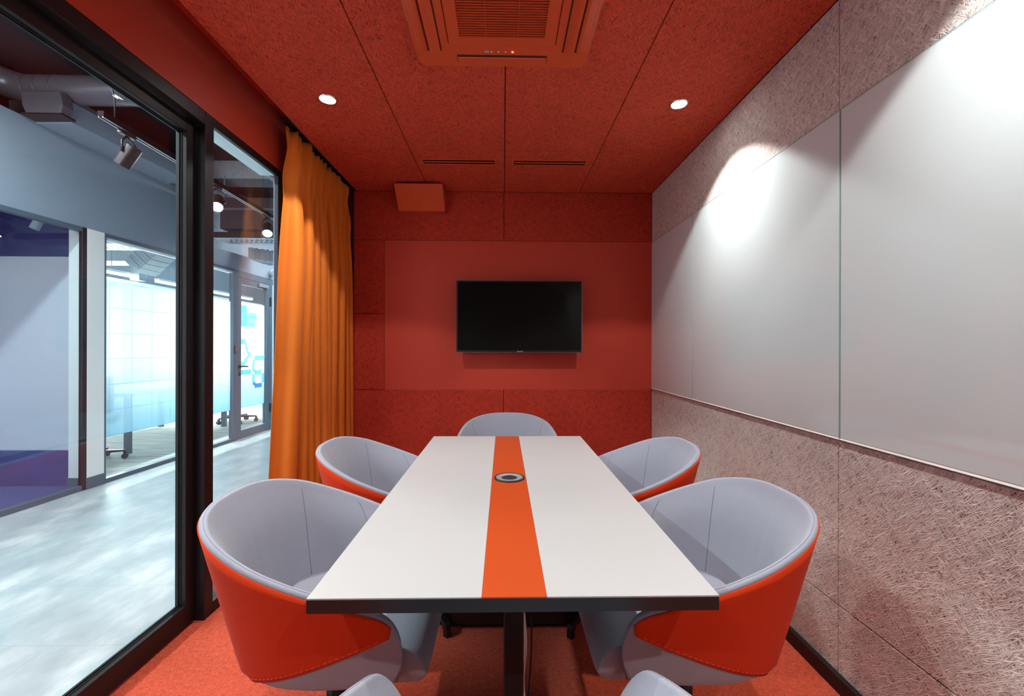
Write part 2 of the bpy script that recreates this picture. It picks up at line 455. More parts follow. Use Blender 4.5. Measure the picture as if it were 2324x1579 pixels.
# ================================================================== GLASS FRONT OF THE ROOM
# door_1: big framed glass leaf on the left
d1 = sthing('door_1', (-1.485, 1.2, 0))
LY0, LY1 = .35, 2.118
fr = MB()
fr.box(-1.51, -1.46, LY1 - .058, LY1, .012, 2.352); fr.box(-1.51, -1.46, LY0, LY0 + .058, .012, 2.352)
fr.box(-1.51, -1.46, LY0 + .058, LY1 - .058, 2.294, 2.352); fr.box(-1.51, -1.46, LY0 + .058, LY1 - .058, .012, .106)
fr.build('leaf_frame', 'frame', d1, bevel=.0025, world=True)
bd = MB()
for x0, x1, w in ((-1.496, -1.489, .008), (-1.489, -1.481, .003)):
    bd.box(x0, x1, LY1 - .058 - w, LY1 - .058, .106, 2.294); bd.box(x0, x1, LY0 + .058, LY1 - .058, 2.294 - w, 2.294)
    bd.box(x0, x1, LY0 + .058, LY1 - .058, .106, .106 + w)
bd.build('glazing_bead', 'frame', d1, world=True)
MB().box(-1.502, -1.496, LY0 + .058, LY1 - .058, .106, 2.294).build('glass_pane', 'glass', d1, world=True)
# frame around: mullion, head
w1 = sthing('window_1', (-1.47, 2.5, 0))
fr = MB()
fr.box(-1.53, -1.418, 2.124, 2.187, 0, 2.42)
fr.build('mullion', 'frame', w1, bevel=.003, world=True)
MB().box(-1.445, -1.418, 2.803, 2.90, 0, 2.42).build('end_post', 'slatepost', w1, bevel=.003, world=True)
MB().box(-1.454, -1.418, 2.902, YB, 0, 2.42).build('side_panel', 'frame', w1, world=True)
MB().box(-1.44, -1.418, 2.187, 2.803, 2.378, 2.42).build('head_rail', 'frame', w1, bevel=.002, world=True)
MB().box(-1.53, -1.418, 2.187, 2.803, 0, .055).build('sill_rail', 'frame', w1, bevel=.002, world=True)
MB().box(-1.53, -1.44, 2.187, 2.803, 2.381, 2.42).build('lit_head_underside', 'paleframe', w1, world=True)  # corridor light on the head underside is put in as pale colour
MB().box(-1.452, -1.444, 2.187, 2.803, .055, 2.382).build('glass_pane', 'glass', w1, world=True)
st(MB().box(-1.53, -1.418, YF, 2.124, 2.357, 2.42).build('trim_1', 'frame', bevel=.003))
st(MB().box(-1.53, -1.418, YF, .345, 0, 2.357).build('trim_2', 'frame', bevel=.003))

# ================================================================== CURTAIN
def smooth(a, b, x):
    x = max(0, min(1, (x - a) / (b - a))); return x * x * (3 - 2 * x)
NF = 12
fw = [1.9, 1.1, .75, .8, 1.0, .7, .85, .75, .9, .7, .8, .75]
cum = [0]
for w in fw: cum.append(cum[-1] + w)
famp = [.9, 1.1, .75, .8, 1.15, .7, .95, .8, 1.0, .75, .9, .8]
def cur(u, v):
    # u along the pleats, v from top (0) to floor (1)
    z = 2.652 - v * 2.64
    s = u * cum[-1]; i = 0
    while i < NF - 1 and s > cum[i + 1]: i += 1
    ph = (s - cum[i]) / fw[i]
    A = (.026 + .044 * smooth(.02, .35, v)) * famp[i] * (.9 + .12 * sin(i * 2.3 + v * 3))
    x = -1.322 + A * (-cos(2 * PI * ph)) * .9
    y0 = 2.735 - .17 * v ** 1.2
    y = y0 + (3.775 - y0) * (u + .012 * sin(v * 5 + i)) + .016 * sin(4 * PI * ph) * smooth(.02, .3, v)
    x += .018 * v + .006 * sin(9 * u + 4 * v)
    # gathered heading: quick small crinkles near the rail
    k = 1 - smooth(0, .07, v)
    x += k * .008 * sin(u * 120); z += k * .010 * sin(u * 95 + 1) * (1 if v < .03 else .4)
    # slanted drag folds from the heading
    k2 = smooth(.0, .05, v) * (1 - smooth(.08, .22, v))
    x += k2 * .012 * sin(u * 55 + v * 40)
    return (x, min(y, 3.785), z)
t = thing('curtain', 'orange floor-length pleated curtain drawn to the back corner of the glass front', 'curtain', (-1.33, 3.26, 0))
MB().grid(cur, 260, 64).build('curtain_fabric', 'curtain', t, solid=.003, world=True)
MB().box(-1.35, -1.31, 2.70, 3.79, 2.685, 2.70).build('curtain_rail', 'blackmatte', t, world=True)
for i in range(16):
    y = 2.76 + i * .064; MB().box(-1.335, -1.325, y, y + .008, 2.64, 2.69).build('hook', 'blackmatte', t, world=True)

# ================================================================== TELEVISION
t = thing('television', 'wall-mounted flat black television on the red back wall', 'television', (.135, 3.73, 1.262))
TX0, TX1, TZ0, TZ1, TY = -.389, .657, 1.2645, 1.8616, 3.665
MB().box(TX0, TX1, TY + .004, TY + .045, TZ0, TZ1).build('housing', 'blackmatte', t, bevel=.004, world=True)
b = MB()
w = .012
b.box(TX0, TX1, TY, TY + .01, TZ0, TZ0 + w * 1.3); b.box(TX0, TX1, TY, TY + .01, TZ1 - w, TZ1)
b.box(TX0, TX0 + w, TY, TY + .01, TZ0 + w * 1.3, TZ1 - w); b.box(TX1 - w, TX1, TY, TY + .01, TZ0 + w * 1.3, TZ1 - w)
b.build('bezel', 'frame', t, bevel=.0015, world=True)
e = MB()
e.box(TX0 - .001, TX1 + .001, TY + .002, TY + .006, TZ0 - .0015, TZ0 + .0015); e.box(TX1 - .001, TX1 + .002, TY + .001, TY + .006, TZ0, TZ1)
e.box(TX0 - .001, TX1 + .001, TY + .002, TY + .006, TZ1 - .0015, TZ1 + .0015)
e.build('edge_trim', 'silver', t, world=True)
MB().box(TX0 + w, TX1 - w, TY + .002, TY + .008, TZ0 + w * 1.3, TZ1 - w).build('screen', 'screen', t, world=True)
MB().box(.115, .165, TY - .0015, TY + .001, TZ0 + .004, TZ0 + .010).build('maker_badge', 'silver', t, world=True)
MB().box(-.06, .33, TY + .045, YB - .001, 1.44, 1.74).build('wall_bracket', 'blackmatte', t, world=True)

# ================================================================== WALL SPEAKER (wedge)
t = thing('wall_speaker', 'red painted wedge-shaped speaker tilted down high on the back wall', 'speaker', (-.69, 3.7, 2.44))
sp = MB()
fx0, fx1 = -.884, -.494
def wedge(x0, x1, yt, yb, zt, zb, ybk): 
    return [(x0, yt, zt), (x1, yt, zt), (x1, yb, zb), (x0, yb, zb), (x0 + .02, ybk, zt), (x1 - .0, ybk, zt), (x1 - .0, ybk, zb), (x0 + .02, ybk, zb)]
sp.add(wedge(fx0, fx1, 3.56, 3.72, 2.622, 2.449, YB - .001), [(0, 1, 2, 3), (5, 4, 7, 6), (0, 4, 5, 1), (3, 2, 6, 7), (0, 3, 7, 4), (1, 5, 6, 2)])
sp.build('cabinet', 'redmetal', t, bevel=.004, world=True)
q = wedge(fx0 + .006, fx1 - .006, 3.556, 3.7155, 2.618, 2.4525, 3.75)
gb = MB(); fvs = [Vector(p) for p in q[:4]]; nn = Vector((0, -.68, -.73)) * .004
gb.add([p for p in fvs] + [p - nn * 1.0 for p in fvs], [(0, 1, 2, 3), (4, 7, 6, 5), (0, 4, 5, 1), (1, 5, 6, 2), (2, 6, 7, 3), (3, 7, 4, 0)])
gb.build('speaker_grille', 'redmetal', t, world=True)

# ================================================================== SLOT VENTS
for x0, x1, lab in ((-.600, -.046, 'red slot diffuser in the ceiling left of the centre seam'), (.054, .612, 'red slot diffuser in the ceiling right of the centre seam')):
    t = thing('slot_vent', lab, 'air vent', ((x0 + x1) / 2, 3.19, ZC), 0, 'slot diffusers in the ceiling')
    f_ = MB()
    y0, y1 = 3.148, 3.232
    f_.box(x0, x1, y0, y0 + .008, ZC - .005, ZC + .001); f_.box(x0, x1, y1 - .008, y1, ZC - .005, ZC + .001)
    f_.box(x0, x0 + .018, y0 + .008, y1 - .008, ZC - .005, ZC + .001); f_.box(x1 - .018, x1, y0 + .008, y1 - .008, ZC - .005, ZC + .001)
    f_.box(x0 + .018, x1 - .018, 3.182, 3.198, ZC - .005, ZC + .001)
    f_.build('vent_frame', 'redmetal', t, bevel=.001, world=True)
    MB().box(x0 + .018, x1 - .018, y0 + .008, y1 - .008, ZC - .0015, ZC + .001).build('slot_shade', 'slotblack', t, world=True)  # flat black sheet painted as the shade inside the slots

# ================================================================== AIR CONDITIONER CASSETTE
AX, AY, AZ = -.008, 1.665, 2.598
t = thing('air_conditioner', 'red painted ceiling cassette air conditioner with slatted intake grille', 'air conditioner', (AX, AY, AZ))
def rrect(hx, hy, r, n=6, cx=0, cy=0):
    pts = []
    for sx, sy, a0 in ((1, 1, 0), (-1, 1, 90), (-1, -1, 180), (1, -1, 270)):
        for i in range(n + 1):
            a = R(a0 + 90 * i / n); pts.append((cx + sx * (hx - r) + r * cos(a), cy + sy * (hy - r) + r * sin(a)))
    return pts
ac = MB()
H = .375
rings = [(H + .022, ZC - .001, .03), (H + .020, ZC - .012, .03), (H + .004, AZ + .006, .035), (H - .006, AZ, .035), (.232, AZ, .022), (.229, AZ + .004, .02)]
vs = []; 
for hx, z, r in rings: vs += [(AX + p[0], AY + p[1], z) for p in rrect(hx, hx, r)]
n = 28; fs = [(i * n + j, i * n + (j + 1) % n, (i + 1) * n + (j + 1) % n, (i + 1) * n + j) for i in range(len(rings) - 1) for j in range(n)]
ac.add(vs, fs)
ac.build('fascia', 'redmetal', t, world=True)
# louvre slots on four sides: flat dark plate for the recess shade + flap + curved end
for k in range(4):
    Rm = Matrix.Translation((AX, AY, AZ)) @ Matrix.Rotation(k * PI / 2, 4, 'Z')
    hl = .200 if k % 2 else .265
    MB().box(.290 if k % 2 else .262, .338, -hl, hl, -.0010, .002).xf(Rm).build('louvre_shade', 'redmetal_shade', t, world=True)
    fl = MB()
    if k % 2 == 0:
        prof = [(.268 + .040 * q, -.004 - .020 * sin(PI * q * .5)) for q in [i / 6 for i in range(7)]]
        prof += [(x + .004, z + .006) for x, z in prof[::-1]]
        fl.prism([(p[0], p[1]) for p in prof], -hl + .006, hl - .006, 1)
        fl.prism([(.318, -.001), (.322, -.012), (.335, -.014), (.352, -.008), (.366, -.001)], -hl + .02, hl - .02, 1)
    else:
        fl.prism([(.302, -.002), (.306, -.0045), (.334, -.0035), (.338, -.001)], -hl + .003, hl - .003, 1)
    fl.xf(Rm).build('louvre', 'redmetal', t, world=True)
# intake grille
gp = MB(); gh = .226; ih = .178
for a, b_, c_, d_ in ((-gh, gh, ih, gh), (-gh, gh, -gh, -ih), (-gh, -ih, -ih, ih), (ih, gh, -ih, ih)):
    gp.box(AX + a, AX + b_, AY + c_, AY + d_, AZ - .003, AZ + .004)
gp.build('grille_frame', 'redmetal', t, bevel=.0012, world=True)
MB().box(AX - ih, AX + ih, AY - ih, AY + ih, AZ + .012, AZ + .014).build('grille_shade', 'redmetal_shade', t, world=True)  # dark plate paints the shade behind the slats
sl = MB()
for i in range(27):
    y = AY - ih + .0133 * (i + .5); sl.box(AX - ih, AX + ih, y - .0019, y + .0019, AZ - .002, AZ + .010)
for x in (-.066, .066): sl.box(AX + x - .001, AX + x + .001, AY - ih, AY + ih, AZ - .001, AZ + .009)
sl.build('intake_slats', 'redmetal', t, world=True)
MB().box(-.084, -.066, 1.926, 1.938, AZ - .0015, AZ + .001).build('sensor_window', 'redlens', t, world=True)
for x in (-.055, -.024, .007):
    MB().lathe([(0, -.002), (.0032, -.0018), (.0042, 0)], (x, 1.933, AZ), 14).build('indicator_lamp', 'whiteled', t, world=True)
o = MB().lathe([(0, -.0025), (.0040, -.002), (.0052, 0)], (.038, 1.933, AZ), 14).build('indicator_lamp', 'redled', t, world=True)
o['label'] = 'glowing red indicator lamp'

# ================================================================== DOWNLIGHTS
WARM = (1.0, .988, .975)
def downlight(x, y, lab, energy=66):
    t = thing('downlight', lab, 'ceiling light', (x, y, ZC), 0, 'round recessed ceiling lights')
    MB().lathe([(.040, -.001), (.043, -.004), (.0485, -.004), (.051, 0)], (x, y, ZC), 48).build('trim_ring', 'chrome', t, world=True)
    MB().disc((x, y, ZC - .0022), (0, 0, -1), .0415, 40).build('lens', 'lampglow', t, world=True)
    spot_light('downlight_lamp', (x, y, ZC - .012), (x, y, 0), energy, WARM, 107, .17, .022, t, beam=True)
downlight(-.955, 2.409, 'recessed round ceiling light nearer the orange curtain')
downlight(.965, 2.409, 'recessed round ceiling light near the glass boards')
downlight(-.955, .90, 'recessed round ceiling light above the glass door, out of frame')
downlight(.965, .90, 'recessed round ceiling light above the nearest glass board, out of frame')

downlight(-.955, -.62, 'added unseen round fill light behind the viewpoint, glass side')  # added pair of fill lights, brightening the walls from behind
downlight(.965, -.62, 'added unseen round fill light behind the viewpoint, board side')

# ================================================================== TABLE
TCX, TCY, TZ = .027, 1.895, .74
t = thing('meeting_table', 'long white meeting table with orange centre stripe and black edge', 'table', (TCX, TCY, 0))
hx, hy = .465, .905
SX0, SX1 = -.047, .100
for a, b_, nm, mt in ((TCX - hx, SX0 - .0004, 'tabletop', 'tabletop'), (SX1 + .0004, TCX + hx, 'tabletop', 'tabletop'), (SX0, SX1, 'centre_stripe', 'stripe')):
    MB().box(a + (.001 if nm == 'tabletop' and a < 0 and b_ < 0 else 0), b_, TCY - hy + .001, TCY + hy - .001, TZ - .003, TZ).build(nm, mt, t, world=True)
MB().box(TCX - hx, TCX + hx, TCY - hy, TCY + hy, TZ - .034, TZ - .0028).build('edge_band', 'black', t, bevel=.0012, world=True)
MB().box(.003, .063, 1.30, 1.37, .03, TZ - .034).build('leg', 'black', t, bevel=.004, world=True)
MB().box(-.30, .36, 1.24, 1.42, 0, .03).build('foot_plate', 'black', t, bevel=.006, world=True)
MB().box(-.30, .36, 2.04, 2.30, .02, .29).build('pedestal_box', 'black', t, bevel=.004, world=True)
MB().box(.003, .063, 2.14, 2.21, .29, TZ - .034).build('leg', 'black', t, bevel=.004, world=True)
MB().box(-.28, .34, 2.06, 2.28, 0, .02).build('plinth', 'blackmatte', t, world=True)
MB().box(-.02, .08, 1.3, 2.5, TZ - .09, TZ - .034).build('cable_tray', 'black', t, world=True)
# cable port
gx, gy = .028, 1.896
p = thing('cable_port', 'round chrome cable port set in the orange table stripe', 'cable port', (gx, gy, TZ))
MB().lathe([(.0655, -.001), (.0655, .004), (.063, .0065), (.0585, .0065), (.0575, .002)], (gx, gy, TZ), 56).build('outer_ring', 'blackmatte', p, world=True)
MB().lathe([(.0585, .0015), (.0575, .005), (.052, .0062), (.036, .0042), (.033, .001)], (gx, gy, TZ), 56).build('chrome_ring', 'silver', p, world=True)
MB().lathe([(.0335, .003), (.03, .0045), (.0, .0042)], (gx, gy, TZ), 40).build('brush_insert', 'blackmatte', p, world=True)
# cables beside the leg
c1 = MB().tube([(.068 + .004 * sin(i * .9), 1.42 + .01 * sin(i * .5), .645 - i * .0320) for i in range(20)], .0030, 8)
c1.tube([(.073 + .004 * sin(i * .8 + .6), 1.425 + .012 * sin(i * .5), .645 - i * .0322) for i in range(20)], .0024, 8)
tag(c1.build('white_cable', 'cream'), 'thin white cable hanging beside the black table leg', 'cable')
c2 = MB().tube([(.075 + .022 * sin(PI * i / 19) , 1.47, .645 - i * .0315) for i in range(20)], .0030, 8)
tag(c2.build('black_cable', 'blackmatte'), 'thin black cable bowing out behind the white cable', 'cable')

# ================================================================== CHAIRS
def catmull(P, n):
    out = []; P = [P[0] * 2 - P[1]] + P + [P[-1] * 2 - P[-2]]
    seg = len(P) - 3
    for k in range(n):
        u = k / (n - 1) * seg; i = min(int(u), seg - 1); f = u - i
        a, b, c, d = P[i:i + 4]
        out.append(.5 * ((2 * b) + (c - a) * f + (2 * a - 5 * b + 4 * c - d) * f * f + (3 * b - a - 3 * c + d) * f ** 3))
    return out
# half rim from back centre round to the arm tip: x, y, z(rim line)
CP = [Vector(p) for p in ((0, -.335, .825), (.105, -.327, .822), (.205, -.290, .808), (.285, -.215, .780), (.330, -.105, .735),
                          (.343, .010, .692), (.334, .130, .648), (.312, .245, .603), (.280, .345, .562))]
HALF = catmull(CP, 101)
CY0 = .075; ZB = .318
def rim(tt):
    a = min(abs(tt), 1) * 100; i = min(int(a), 99); f = a - i
    p = HALF[i].lerp(HALF[i + 1], f)
    x = p.x if tt >= 0 else -p.x
    z = p.z; q = abs(tt)
    drop = 0
    if q > .86:
        k = (q - .86) / .14; drop = (z - .36) * (1 - math.sqrt(max(0, 1 - k ** 2.3)))
    return x, p.y, z, z - drop
def qf(w):
    if w < .14: return (math.sqrt(max(0, 1 - (1 - w / .14) ** 2))) * (.72 + .28 * .14)
    return .72 + .28 * w
def shell(tt, z, inset=0.):
    x, y, z0, zt = rim(tt)
    w = max(0, min(1, (z - ZB) / (z0 - ZB)))
    q = qf(w); sx, sy = x * q, CY0 + (y - CY0) * q
    # inward normal in plan
    d = .01; xa, ya, _, _ = rim(max(-1, tt - d)); xb, yb, _, _ = rim(min(1, tt + d))
    tx, ty = xb - xa, yb - ya; l = math.hypot(tx, ty) or 1
    nx, ny = -ty / l, tx / l
    return Vector((sx + nx * inset, sy + ny * inset, z))
TH = .024
def inset_in(f):
    k = min(1, f / .42); return TH + .030 * (1 - (1 - k) ** 2)
def shell_col(tt):
    x, y, z0, zt = rim(tt)
    pts = []
    zr = zt - .011
    zr = max(zr, ZB + .004)
    for k in range(15):
        f = k / 14; z = ZB + (zr - ZB) * (f ** 1.6); pts.append(shell(tt, z, 0))
    ctr = (shell(tt, zr, 0) + shell(tt, zr, TH)) / 2
    o_ = shell(tt, zr, 0) - ctr
    for k in range(1, 8):
        a = PI * k / 8
        pts.append(ctr + o_ * cos(a) + Vector((0, 0, (zt - zr) * sin(a) ** .8)))
    for k in range(1, 15):
        f = (k / 14) ** 1.3; z = zr + (min(zr, .40) - zr) * f
        pts.append(shell(tt, z, inset_in(f)))
    return pts
def chair(x, y, rz, lab, base_rot, first=[None]):
    if first[0] is not None:
        t = copy_tree(first[0]); t.location = (x, y, 0); t.rotation_euler = (0, 0, rz); t['label'] = lab
        for ch in t.children:
            if ch.name.split('.')[0] == 'star_base': ch.rotation_euler = (0, 0, base_rot)
        return t
    t = thing('tub_chair', lab, 'chair', (x, y, 0), rz, 'grey and orange tub chairs around the table')
    NT = 141
    cols = [shell_col(-1 + 2 * i / (NT - 1)) for i in range(NT)]
    m = MB(); nv = len(cols[0])
    m.add([p for c in cols for p in c], [(i * nv + j, (i + 1) * nv + j, (i + 1) * nv + j + 1, i * nv + j + 1) for i in range(NT - 1) for j in range(nv - 1)], True)
    m.f.append([j for j in range(nv)]); m.sm.append(True); m.f.append([(NT - 1) * nv + j for j in range(nv)][::-1]); m.sm.append(True)
    m.build('tub_shell', 'grey', t)
    # orange outer panel
    pn = MB(); NP = 111; NVP = 12; T1 = .925
    def zs_(tt):
        q = abs(tt) / T1; return .333 + .185 * q ** 2.0
    def pcol(tt, off):
        x_, y_, z0, zt = rim(tt); top = zt - .013; bot = min(zs_(tt), top - .001); r_ = []
        for k in range(NVP):
            f = k / (NVP - 1); z = bot + (top - bot) * f ** 1.25; r_.append(shell(tt, z, -off))
        return r_
    for i in range(NP):
        tt = -T1 + 2 * T1 * i / (NP - 1)
        c0 = pcol(tt, .0035); cc = pcol(tt, -.002)
        ring = c0 + cc[::-1]
        pn.v += ring
    k2 = 2 * NVP
    for i in range(NP - 1):
        for j in range(k2):
            pn.f.append([i * k2 + j, (i + 1) * k2 + j, (i + 1) * k2 + (j + 1) % k2, i * k2 + (j + 1) % k2]); pn.sm.append(j < NVP - 1)
    pn.f.append(list(range(k2))); pn.sm.append(False); pn.f.append([(NP - 1) * k2 + j for j in range(k2)]); pn.sm.append(False)
    o = pn.build('outer_panel', 'orange', t); o['label'] = 'orange felt outer panel'
    # stitching on the orange hem: dashes
    hs = MB()
    for i in range(90):
        a = -T1 * .97 + 1.94 * T1 * i / 90
        hs.tube([shell(a, zs_(a) + .010, -.0038), shell(a + .011, zs_(a + .011) + .010, -.0038)], .0007, 5)
    hs.build('hem_stitching', 'othread', t)
    # seams inside and along the rim
    sm = MB()
    def inner_pt(tt, z):
        x_, y_, z0, zt = rim(tt); zr = zt - .011
        f = (zr - z) / max(.001, zr - .40)
        return shell(tt, z, inset_in(max(0, f)) + .0002)
    for sgn in (-1, 1):
        a = .36 * sgn; x_, y_, z0, zt = rim(a)
        sm.tube([inner_pt(a, zt - .026 - (zt - .026 - .46) * k / 20) for k in range(21)], .0011, 6)
        pts = []
        for k in range(15):
            f = k / 14; tt = sgn * (.60 + .13 * f ** 1.2); zt = rim(tt)[3]
            pts.append(inner_pt(tt, zt - .012 - .15 * f ** 1.5))
        sm.tube(pts, .0009, 6)
    def rimline(tt, ang):
        x_, y_, z0, zt = rim(tt); zr = zt - .011
        a0 = shell(tt, zr, 0); b0 = shell(tt, zr, TH); c0 = (a0 + b0) / 2
        return c0 + (a0 - c0) * 1.02 * cos(ang) + Vector((0, 0, (zt - zr) * 1.02 * sin(ang)))
    sm.tube([rimline(-.95 + 1.9 * i / 150, R(84)) for i in range(151)], .0005, 5)
    sm.build('seam_stitching', 'thread', t)
    # seat cushion with waterfall front
    prof = []
    for k in range(9): prof.append((-.19 + .43 * k / 8, .452 + .010 * sin(PI * k / 8)))
    for k in range(1, 9):
        a = R(90 - 90 * k / 8); prof.append((.24 + .122 * cos(a), .362 + .090 * sin(a)))
    prof += [(.356, .340), (.344, .322), (.325, .310), (.29, .304), (.20, .304), (.06, .318), (-.02, .345), (-.10, .38), (-.16, .42)]
    sc = MB(); NX = 25; npf = len(prof)
    def hw(y, z):
        pr = [shell(k / 100, min(max(z, .345), .50), TH * 1.6) for k in range(0, 97, 2)]
        if y <= pr[0].y: return .03
        if y >= pr[-1].y: return abs(pr[-1].x)
        best = .1
        for a_, b_ in zip(pr, pr[1:]):
            if (a_.y - y) * (b_.y - y) <= 0: best = abs(b_.x)
        return best
    for (y, z) in prof:
        wdt = (hw(y, z) * (1 if z > .40 else .94 if z > .345 else .80)) if y < .27 else (hw(y, .44) - .010 - .05 * max(0, (.36 - z) / .06))
        for i in range(NX):
            s_ = -1 + 2 * i / (NX - 1)
            bulge = 0 if y < .25 else -.012 * s_ ** 4
            sc.v.append(Vector((wdt * sin(s_ * PI / 2) , y + bulge, z - (.010 * s_ ** 6 if z > .44 else 0))))
    for j in range(npf):
        j2 = (j + 1) % npf
        for i in range(NX - 1): sc.f.append([j * NX + i, j * NX + i + 1, j2 * NX + i + 1, j2 * NX + i]); sc.sm.append(True)
    sc.f.append([j * NX for j in range(npf)]); sc.sm.append(False); sc.f.append([j * NX + NX - 1 for j in range(npf)]); sc.sm.append(False)
    sc.build('seat', 'grey', t, sub=1)
    # mechanism + base
    MB().box(-.10, .10, -.09, .15, .295, .332).build('seat_plate', 'blackmatte', t, bevel=.006)
    MB().lathe([(0, .31), (.028, .31), (.028, .19), (.035, .185), (.035, .09), (.0, .09)], (0, .03, 0), 24).build('swivel_column', 'black', t)
    bs = MB()
    bs.lathe([(0, .125), (.045, .125), (.055, .11), (.055, .075), (.0, .07)], (0, 0, 0), 24)
    bs.build('base_hub', 'black', t).location = (0, .03, 0)
    hub = D.objects.new('star_base', None); col.objects.link(hub); hub.parent = t; hub.location = (0, .03, 0); hub.empty_display_size = .05
    for k in range(4):
        lg = MB(); a = k * PI / 2
        sec = [(.03, .100, .024, .030), (.15, .098, .022, .026), (.30, .084, .020, .020), (.365, .074, .018, .017), (.388, .058, .016, .015), (.396, .030, .014, .013), (.398, .0, .015, .014)]
        vs = []
        for i, (r_, z, hw_, hh) in enumerate(sec):
            if i < 4: c4 = [(r_, -hw_, z - hh), (r_, hw_, z - hh), (r_, hw_, z + hh * .5), (r_, -hw_, z + hh * .5)]
            else: c4 = [(r_ - hh, -hw_, z), (r_ - hh, hw_, z), (r_ + hh, hw_, z), (r_ + hh, -hw_, z)]
            vs += c4
        fs = [(i * 4 + j, i * 4 + (j + 1) % 4, i * 4 + 4 + (j + 1) % 4, i * 4 + 4 + j) for i in range(len(sec) - 1) for j in range(4)]
        fs += [(0, 1, 2, 3), tuple(len(vs) - 4 + j for j in range(4))]
        lg.add(vs, fs).xf(Matrix.Rotation(a, 4, 'Z'))
        lg.build('leg', 'black', hub, bevel=.004)
    hub.rotation_euler = (0, 0, base_rot)
    first[0] = t
    return t
chair(-.575, 1.47, R(-90), 'grey and orange tub chair nearest the glass door', R(5))
chair(.632, 1.47, R(90), 'large grey and orange tub chair nearest the glass boards', R(-4))
chair(-.575, 2.26, R(-90), 'grey and orange tub chair in front of the orange curtain', R(48))
chair(.632, 2.24, R(90), 'grey and orange tub chair far right, beyond the nearer right one', R(42))
chair(.03, 2.93, R(180), 'grey tub chair at the far table end under the television', R(45))
chair(.022, .708, R(0), 'grey tub chair at the near table end, only its arm tips in frame', R(45))

# ================================================================== CORRIDOR
TH_ = .0373
CF = (-3.84, 3.45, 0)
def cthing(name, label, cat, group=None): return thing(name, label, cat, CF, -TH_, group)
def csthing(name): return sthing(name, CF, -TH_)
CM = Matrix.Translation(CF) @ Matrix.Rotation(-TH_, 4, 'Z')

st(MB().box(-4.05, -1.53, -3.2, 11.2, -.06, -.002).build('floor_corridor', 'vinyl'))
st(MB().box(-4.9, -1.53, -3.2, 11.2, 3.62, 3.7).build('ceiling_corridor', 'slab'))
st(MB().box(-1.56, -1.53, -3.2, 11.2, 2.422, 3.62).build('wall_corridor', 'bluedark'))
st(MB().box(-1.50, -1.456, 2.905, 11.2, 0, 2.42).build('wall_corridor_side', 'blue'))
st(MB().box(-1.56, -1.53, -3.2, YF, 0, 2.42).build('wall_corridor_near', 'blue'))
st(MB().box(-4.1, -1.53, 11.1, 11.2, 0, 3.62).build('wall_corridor_end', 'blue'))
st(MB().box(-3.95, -1.53, 5.55, 5.85, 3.40, 3.62).build('trim_3', 'conc'))
# opposite blue-grey bulkhead above the partitions
st(MB().box(-.12, 0, -6.5, 7.6, 2.385, 3.145).xf(CM).build('wall_bulkhead', 'blue'))
st(MB().box(-.8, -.12, -6.5, 7.6, 3.08, 3.14).xf(CM).build('ceiling_void_base', 'slab'))
st(MB().box(-.86, -.8, -6.5, 7.6, 3.08, 3.62).xf(CM).build('wall_void', 'slab'))
st(MB().box(-.12, 0, 3.70, 7.6, 0, 2.385).xf(CM).build('wall_corridor_far', 'blue'))
st(MB().box(-.12, 0, -6.5, -2.6, 0, 2.385).xf(CM).build('wall_corridor_start', 'roomwall'))
# pillar with baseboard
st(MB().box(-.16, .012, .655, .825, .10, 2.385).xf(CM).build('trim_4', 'cream', bevel=.002))
st(MB().box(-.17, .018, .650, .830, 0, .10).xf(CM).build('baseboard_pillar', 'dullframe'))

# window_2: dark glazed room on the left
w2 = csthing('window_2')
f_ = MB(); f_.box(-.05, .01, -2.6, .62, 0, .045); f_.box(-.05, .01, -2.6, .62, 2.345, 2.385); f_.box(-.05, .01, -2.6, -2.55, 0, 2.385)
f_.build('window_frame', 'dullframe', w2, bevel=.002)
MB().box(-.022, .012, .612, .655, 0, 2.385).build('side_stile', 'umber', w2, bevel=.002)
MB().box(-.016, -.008, -2.55, .612, .045, 2.345).build('glass_pane', 'glass2', w2)
# window_3
w3 = csthing('window_3')
f_ = MB(); f_.box(-.05, .01, .825, 2.72, 0, .04); f_.box(-.05, .01, .825, 2.72, 2.35, 2.385); f_.box(-.05, .012, .825, .845, 0, 2.385); f_.box(-.05, .012, 2.715, 2.80, 0, 2.385)
f_.build('window_frame', 'dullframe', w3, bevel=.002)
MB().box(-.05, 0, .845, 2.715, 2.325, 2.35).build('head_trim', 'white', w3)
MB().box(-.026, -.018, .845, 2.715, .04, 2.325).build('glass_pane', 'glass2', w3)
MB().box(-.0300, -.0285, .845, 2.715, .43, 1.93).build('frosted_film', 'film', w3)
# door_2
d2 = csthing('door_2')
f_ = MB()
f_.box(-.05, .014, 2.802, 2.885, .01, 2.285); f_.box(-.05, .014, 3.515, 3.60, .01, 2.285)
f_.box(-.05, .014, 2.885, 3.515, 2.20, 2.285); f_.box(-.05, .014, 2.885, 3.515, .01, .12)
f_.build('leaf_frame', 'dullframe', d2, bevel=.003)
f_ = MB(); f_.box(-.06, .008, 2.80, 3.70, 2.29, 2.385); f_.box(-.06, .012, 3.605, 3.66, 0, 2.29)
f_.build('door_frame', 'dullframe', d2, bevel=.002)
MB().box(-.06, .02, 3.662, 3.70, 0, 2.29).build('side_trim', 'paleframe', d2)
MB().box(-.022, -.014, 2.885, 3.515, .12, 2.20).build('glass_pane', 'glass2', d2)
MB().box(-.0245, -.0232, 2.885, 3.515, .43, 1.95).build('frosted_film', 'film', d2)
h = MB(); h.cyl((.014, 2.845, 1.03), (.020, 2.845, 1.03), .026); h.tube([(.02, 2.845, 1.03), (.055, 2.845, 1.03), (.06, 2.87, 1.03), (.058, 2.97, 1.025)], .010, 10)
h.build('handle', 'umber', d2)
